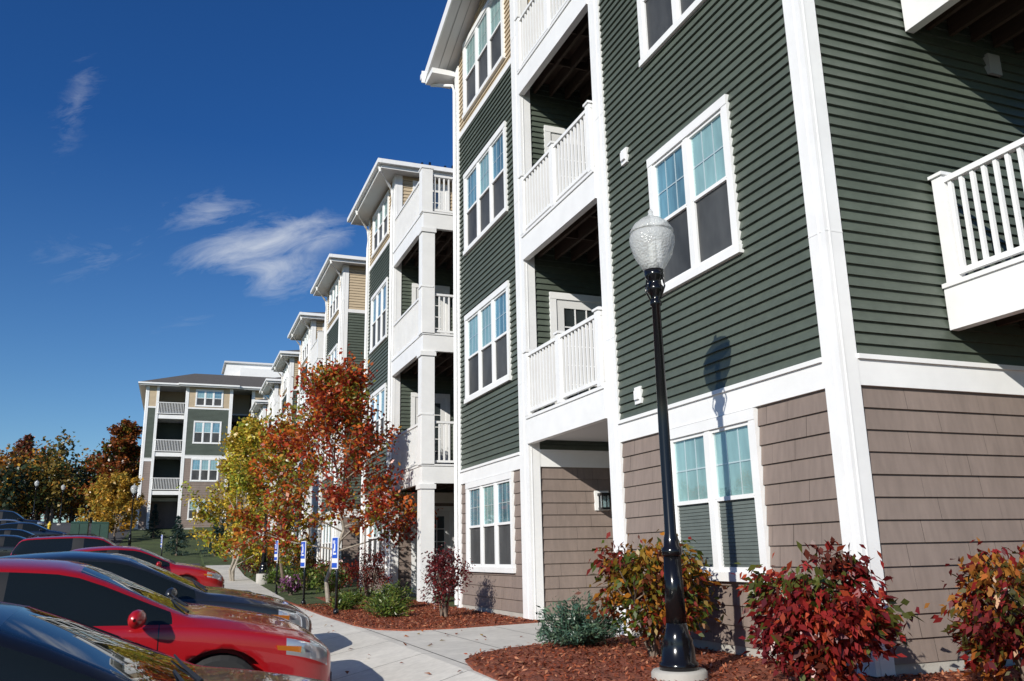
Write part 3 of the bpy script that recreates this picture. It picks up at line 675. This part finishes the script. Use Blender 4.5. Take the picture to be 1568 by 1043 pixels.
M_rim=mk('alloy_rim',(.5,.5,.52),.25,metal=.9); M_hl=mk('headlight_lens',(.55,.57,.6),.06,metal=.6,coat=1); M_amb=mk('amber_lens',(.85,.25,.02),.2,coat=1); M_tl=mk('tail_lens',(.35,.01,.01),.1,coat=1)
M_chr=mk('chrome',(.6,.6,.62),.08,metal=1)
SED=[( 2.40,.55,.30,.56,.42,.585,.60),
     ( 2.34,.74,.25,.66,.60,.685,.70),
     ( 2.16,.85,.21,.755,.70,.785,.815),
     ( 1.98,.885,.20,.80,.73,.835,.87),
     ( 1.68,.915,.20,.855,.755,.90,.935),
     ( 1.38,.925,.20,.895,.765,.95,.99),
     ( 1.18,.925,.20,.912,.765,.968,1.012),
     ( .34,.925,.20,.935,.62,1.335,1.415),
     (-.20,.925,.20,.945,.635,1.375,1.46),
     (-.32,.925,.20,.948,.635,1.375,1.46),
     (-.90,.92,.20,.965,.62,1.345,1.43),
     (-1.24,.915,.20,.975,.59,1.29,1.375),
     (-1.90,.90,.20,.99,.70,1.03,1.07),
     (-2.24,.85,.23,.96,.69,1.01,1.05),
     (-2.38,.78,.28,.88,.62,.92,.95),
     (-2.42,.68,.32,.78,.52,.80,.82)]
SUV=[( 2.36,.60,.38,.78,.46,.81,.83),
     ( 2.30,.78,.34,.88,.64,.91,.93),
     ( 2.12,.88,.30,.95,.73,.99,1.02),
     ( 1.95,.91,.29,.98,.76,1.02,1.06),
     ( 1.60,.93,.29,1.02,.78,1.06,1.10),
     ( 1.25,.94,.29,1.05,.79,1.09,1.14),
     ( 1.10,.94,.29,1.06,.79,1.11,1.16),
     ( .42,.94,.29,1.07,.68,1.60,1.68),
     (-.25,.94,.29,1.08,.70,1.66,1.74),
     (-.37,.94,.29,1.08,.70,1.66,1.74),
     (-1.30,.94,.29,1.10,.69,1.64,1.72),
     (-2.05,.93,.29,1.12,.66,1.60,1.67),
     (-2.28,.91,.30,1.12,.68,1.20,1.25),
     (-2.34,.89,.32,1.00,.66,1.05,1.08),
     (-2.38,.86,.34,.80,.60,.85,.87),
     (-2.40,.80,.36,.68,.52,.70,.72)]
def ring(st):
    x,w,s,b,we,ze,zt=st
    h=[(w*.6,s),(w-.04,s+.02),(w+.0,(s+b)/2-.03),(w-.005,b-.12),(w-.02,b),(w-.065,b+.018),(we,ze),(max(we-.06,.1),ze+.035 if zt-ze>.06 else ze+(zt-ze)*.5),(we*.5,zt-.012),(0,zt)]
    pts=[(x,y,z) for y,z in h]; pts+=[(x,-y,z) for y,z in h[-2::-1]]; return pts,len(h)
car_cache={}
def car_body(kind):
    if kind in car_cache: return car_cache[kind]
    ST=SED if kind=='sedan' else SUV
    bm=bmesh.new(); cr=bm.edges.layers.float.new('crease_edge'); rows=[]
    for st in ST:
        pts,nh=ring(st); rows.append([bm.verts.new(p) for p in pts])
    n=len(rows[0]); R=nh-1
    for i in range(len(rows)-1):
        for j in range(n):
            jj=(j+1)%n; f=bm.faces.new((rows[i][j],rows[i][jj],rows[i+1][jj],rows[i+1][j])); f.smooth=True
            a=j if j<R else n-2-j
            if j==n-1: a=-1
            mi=0
            if a==5 and 6<=i<=11:
                mi=1
                if i==8: mi=2
                if kind=='sedan' and i==11: mi=0
            if a>=7 and i in (6,11): mi=1
            if a in (3,4) and i==1: mi=3
            if a==3 and i==2: mi=3
            if a in (3,4) and i in (13,): mi=5
            if a==0 or a==-1: mi=2
            f.material_index=mi
    for r,f_ in ((rows[0],1),(rows[-1],-1)):
        f=bm.faces.new(r if f_==1 else r[::-1]); f.smooth=True; f.material_index=0
    bm.edges.ensure_lookup_table()
    idx={}
    for i,r in enumerate(rows):
        for j,v in enumerate(r): idx[v]=(i,j)
    def half(j): return j if j<=R else n-1-j
    for e in bm.edges:
        (i1,j1),(i2,j2)=idx[e.verts[0]],idx[e.verts[1]]; h1,h2=half(j1),half(j2); c=0
        if i1!=i2 and h1==h2 and h1 in (5,6) and 6<=min(i1,i2)<=12: c=.6
        if i1!=i2 and h1==h2==7 and min(i1,i2) in (6,11): c=.6
        if i1==i2 and i1 in (6,12) and h1>=6 and h2>=6: c=.7
        if i1==i2 and i1 in (7,11) and h1>=6 and h2>=6: c=.35
        if i1!=i2 and h1==h2==4: c=.35
        if c: e[cr]=c
    bmesh.ops.recalc_face_normals(bm,faces=bm.faces)
    me=D.meshes.new('car_body'); bm.to_mesh(me); bm.free()
    for k in range(6): me.materials.append(M_blk)
    o=D.objects.new('tmp',me); link(o); s=o.modifiers.new('s','SUBSURF'); s.levels=2; s.render_levels=2
    wr=.345 if kind=='sedan' else .37; wx=(1.45,-1.38); cut=MB()
    for x in wx:
        for sy in (-1,1):
            cut.lathe([(wr+.055,-.2),(wr+.055,.2)],(x,sy*.92,wr),M_blk,n=28,axis='y')
    co=cut.build('cut',fixn=True); b=o.modifiers.new('b','BOOLEAN'); b.operation='DIFFERENCE'; b.object=co; b.solver='EXACT'
    dg=bpy.context.evaluated_depsgraph_get(); dg.update(); res=D.meshes.new_from_object(o.evaluated_get(dg))
    D.objects.remove(o); D.objects.remove(co); car_cache[kind]=(res,wr,wx); return car_cache[kind]
def car(kind,x,y,paintm,rz=0,z=None,name='parked_car'):
    z=prof(y)+.008 if z is None else z
    e=empty(name,(x,y,z),rz); e.rotation_euler=(math.atan(.03),0,rz)
    me0,wr,wx=car_body(kind); me=me0.copy(); 
    mats=[paintm,M_cg,M_blk,M_hl,M_amb,M_tl]
    for i,m in enumerate(mats):
        if i<len(me.materials): me.materials[i]=m
        else: me.materials.append(m)
    o=D.objects.new('body',me); link(o,e)
    mb=MB()
    for X in wx:
        for sy in (-1,1):
            c=(X,sy*.80,wr); hw=.11
            mb.lathe([(wr*.64,-hw),(wr*.9,-hw),(wr,-hw*.7),(wr,hw*.7),(wr*.9,hw),(wr*.64,hw)],c,M_tyre,n=32,axis='y')
            yo=sy*(hw-.01)
            mb.lathe([(wr*.66,yo-.02),(wr*.66,yo+.012),(wr*.6,yo+.012*sy)],c,M_rim,n=28,axis='y')
            mb.lathe([(wr*.58,yo),(wr*.58,yo+.02*sy)],c,M_blk,n=24,axis='y')
            for k in range(7):
                t=k*2*math.pi/7; ca,sa=math.cos(t),math.sin(t); yy=c[1]+sy*(hw+.012)
                mb.tube([(X+ca*.04,yy,wr+sa*.04),(X+ca*wr*.62,yy,wr+sa*wr*.62)],[.026,.018],M_rim,n=5)
            mb.lathe([(.055,yo),(.055,yo+.035*sy),(.02,yo+.04*sy)],c,M_rim,n=14,axis='y')
    mb.build('wheels',e,False)
    mb=MB(); zb=.95 if kind=='sedan' else 1.10
    for sy in (-1,1):
        mx=.86
        b0=len(mb.v)
        for (t,r) in [(0,.03),(.04,.07),(.10,.085),(.17,.08),(.215,.05),(.225,.015)]:
            for j in range(12):
                a=2*math.pi*j/12; mb.v.append((mx-.02+math.cos(a)*r*.75-(t*.15),sy*(.90+t),zb+.055+math.sin(a)*r*.85))
        q=mb.mi(paintm)
        for i in range(5):
            for j in range(12): mb.f.append([b0+i*12+j,b0+i*12+(j+1)%12,b0+(i+1)*12+(j+1)%12,b0+(i+1)*12+j]); mb.m.append(q)
        for hx in (-.06,-1.14): mb.tube([(hx-.09,sy*.925,zb-.15),(hx-.05,sy*.95,zb-.145),(hx+.06,sy*.95,zb-.145),(hx+.09,sy*.925,zb-.15)],[.012]*4,paintm,n=6)
    mb.build('mirrors_and_handles',e,True)
    mb=MB(); zc=1.02 if kind=='sedan' else 1.17; x0=1.16 if kind=='sedan' else 1.08
    for (ya,yb) in ((-.62,-.02),(-.02,.55)):
        mb.tube([(x0+.03,ya,zc-.01),(x0-.06,(ya+yb)/2,zc+.035),(x0-.10,yb,zc+.05)],[.012,.009,.006],M_blk,n=5)
    zf=.42 if kind=='sedan' else .55; xf=2.39 if kind=='sedan' else 2.35
    mb.box(xf-.1,xf+.022,-.42,.42,zf-.16,zf+.02,M_blk); mb.box(xf-.1,xf+.02,-.34,.34,zf+.05,zf+.14,M_blk); mb.box(xf-.1,xf+.028,-.35,.35,zf+.085,zf+.10,M_chr)
    for sy in (-1,1):
        mb.lathe([(.045,-.02),(.045,.02)],(xf-.08,sy*.62,zf-.04),M_hl,n=14,axis='y')
    mb.box(-xf-.045,-xf+.05,-.26,.26,.62,.74,M_signw)
    if kind=='suv':
        for sy in (-1,1): mb.tube([(.1,sy*.62,1.70),(0,sy*.62,1.765),(-1.7,sy*.62,1.755),(-1.85,sy*.62,1.68)],[.018]*4,M_blk,n=6)
    else:
        for sy in (-1,1):
            zz=.71; mb.hexa([(1.90,sy*.86,zz-.035),(2.08,sy*.845,zz-.05),(2.08,sy*.80,zz-.05),(1.90,sy*.82,zz-.035),(1.88,sy*.912,zz+.035),(2.08,sy*.895,zz+.015),(2.08,sy*.80,zz+.015),(1.88,sy*.82,zz+.035)],M_amb)
    mb.build('trim',e)
    return e
P_red=paint('red_car_paint',(.36,.006,.009),.1,.8); P_blk=paint('black_car_paint',(.006,.006,.007),.0,.6); P_gry=paint('grey_car_paint',(.018,.020,.023),.2,.8); P_sil=paint('silver_car_paint',(.35,.36,.38),.6); P_nav=paint('navy_car_paint',(.01,.015,.035),.3)
car('sedan',-1.02,4.8,P_blk); car('sedan',-1.05,8.45,P_red); car('sedan',-.82,11.2,P_gry)
car('sedan',-1.15,24.4,P_red); car('suv',-2.7,33.5,P_red)
car('sedan',-8.0,57,P_nav); car('sedan',-9.5,61,P_sil); car('suv',-12.5,56,P_gry); car('sedan',-7.5,50,P_blk); car('suv',-10.5,66,P_blk)
car('sedan',-6.6,43,P_gry)

# ================================================================= WORLD + SUN
w=D.worlds.new('World'); SC.world=w; w.use_nodes=True; nt=w.node_tree; N=nt.nodes; L=nt.links; bg=N['Background']
sky=N.new('ShaderNodeTexSky'); sky.sky_type='NISHITA'; sky.sun_disc=False
ld=Vector((1,.8,-.6)).normalized(); el=math.asin(-ld.z); rot=math.atan2(-ld.x,-ld.y)
sky.sun_elevation=el; sky.sun_rotation=rot%(2*math.pi); sky.air_density=1.0; sky.dust_density=.15; sky.ozone_density=3.0; sky.altitude=300
tc=N.new('ShaderNodeTexCoord'); sp=N.new('ShaderNodeSeparateXYZ'); L.new(tc.outputs['Generated'],sp.inputs[0])
def mth(op,a,b=0,c=None,clamp=False):
    n=N.new('ShaderNodeMath'); n.operation=op; n.use_clamp=clamp
    for i,v in enumerate((a,b,c)):
        if v is None: continue
        if isinstance(v,(int,float)): n.inputs[i].default_value=v
        else: L.new(v,n.inputs[i])
    return n.outputs[0]
A=mth('DIVIDE',sp.outputs[0],sp.outputs[1]); Bb=mth('DIVIDE',sp.outputs[2],sp.outputs[1])
acc=None
for (ca,cb,la,lb,rt,st) in ((.082,.368,.15,.042,20,1.0),(.088,.335,.085,.055,10,.85),(.010,.397,.085,.032,20,.70),(-.138,.518,.11,.03,78,.36),(-.10,.332,.12,.045,12,.30),(-.01,.26,.07,.02,10,.25)):
    r=math.radians(rt); da=mth('SUBTRACT',A,ca); db=mth('SUBTRACT',Bb,cb)
    p=mth('MULTIPLY_ADD',da,math.cos(r)/la,mth('MULTIPLY',db,math.sin(r)/la)); q=mth('MULTIPLY_ADD',da,-math.sin(r)/lb,mth('MULTIPLY',db,math.cos(r)/lb))
    d=mth('SQRT',mth('ADD',mth('MULTIPLY',p,p),mth('MULTIPLY',q,q))); m_=mth('MULTIPLY',mth('SUBTRACT',1,d,clamp=True),st)
    acc=m_ if acc is None else mth('MAXIMUM',acc,m_)
cv=N.new('ShaderNodeCombineXYZ'); L.new(A,cv.inputs[0]); L.new(Bb,cv.inputs[1])
mp=N.new('ShaderNodeMapping'); mp.vector_type='TEXTURE'; mp.inputs['Rotation'].default_value=(0,0,math.radians(24)); mp.inputs['Scale'].default_value=(.15,.055,1); L.new(cv.outputs[0],mp.inputs[0])
nz=N.new('ShaderNodeTexNoise'); nz.inputs['Scale'].default_value=1.6; nz.inputs['Detail'].default_value=8; nz.inputs['Roughness'].default_value=.66; nz.inputs['Distortion'].default_value=.7; L.new(mp.outputs[0],nz.inputs['Vector'])
dn=mth('SUBTRACT',mth('MULTIPLY_ADD',acc,.50,nz.outputs['Fac']),.60,clamp=True); dn=mth('MULTIPLY',dn,mth('MULTIPLY',acc,2.0,clamp=True)); dn=mth('MINIMUM',mth('MULTIPLY',dn,1.45),.74)
hs=N.new('ShaderNodeHueSaturation'); hs.inputs['Saturation'].default_value=1.12; L.new(sky.outputs[0],hs.inputs['Color'])
tn=N.new('ShaderNodeMix'); tn.data_type='RGBA'; tn.inputs['A'].default_value=(.88,1.0,1.06,1); tn.inputs['B'].default_value=(.28,.60,.98,1)
L.new(mth('MULTIPLY_ADD',sp.outputs[2],2.3,-.02,clamp=True),tn.inputs['Factor'])
ml=N.new('ShaderNodeMix'); ml.data_type='RGBA'; ml.blend_type='MULTIPLY'; ml.inputs['Factor'].default_value=1; L.new(hs.outputs[0],ml.inputs['A']); L.new(tn.outputs['Result'],ml.inputs['B'])
mx=N.new('ShaderNodeMix'); mx.data_type='RGBA'; L.new(dn,mx.inputs['Factor']); L.new(ml.outputs['Result'],mx.inputs['A']); mx.inputs['B'].default_value=(7.2,7.6,8.2,1)
L.new(mx.outputs['Result'],bg.inputs['Color']); bg.inputs['Strength'].default_value=.10
sl=D.lights.new('sun','SUN'); sl.energy=5.0; sl.angle=math.radians(.5); sl.color=(1,.955,.87); so=D.objects.new('sun',sl); link(so)
so.rotation_euler=ld.to_track_quat('-Z','Y').to_euler()

# ================================================================= CAMERA
a=math.radians(21.3); p=math.radians(14.0); ro=math.radians(1.19)
Fv=Vector((math.sin(a)*math.cos(p),math.cos(a)*math.cos(p),math.sin(p))); R0=Vector((math.cos(a),-math.sin(a),0)); U0=R0.cross(Fv)
Rv=R0*math.cos(ro)-U0*math.sin(ro); Uv=R0*math.sin(ro)+U0*math.cos(ro)
cd=D.cameras.new('camera'); cd.lens=30; cd.sensor_width=36; cd.sensor_fit='HORIZONTAL'; cd.clip_end=5000; cd.clip_start=.05
co=D.objects.new('camera',cd); link(co)
Mx=Matrix((Rv,Uv,-Fv)).transposed().to_4x4(); Mx.translation=Vector((0,0,1.0)); co.matrix_world=Mx
SC.camera=co
SC.view_settings.view_transform='Standard'; SC.view_settings.look='None'; SC.view_settings.exposure=0; SC.view_settings.gamma=1
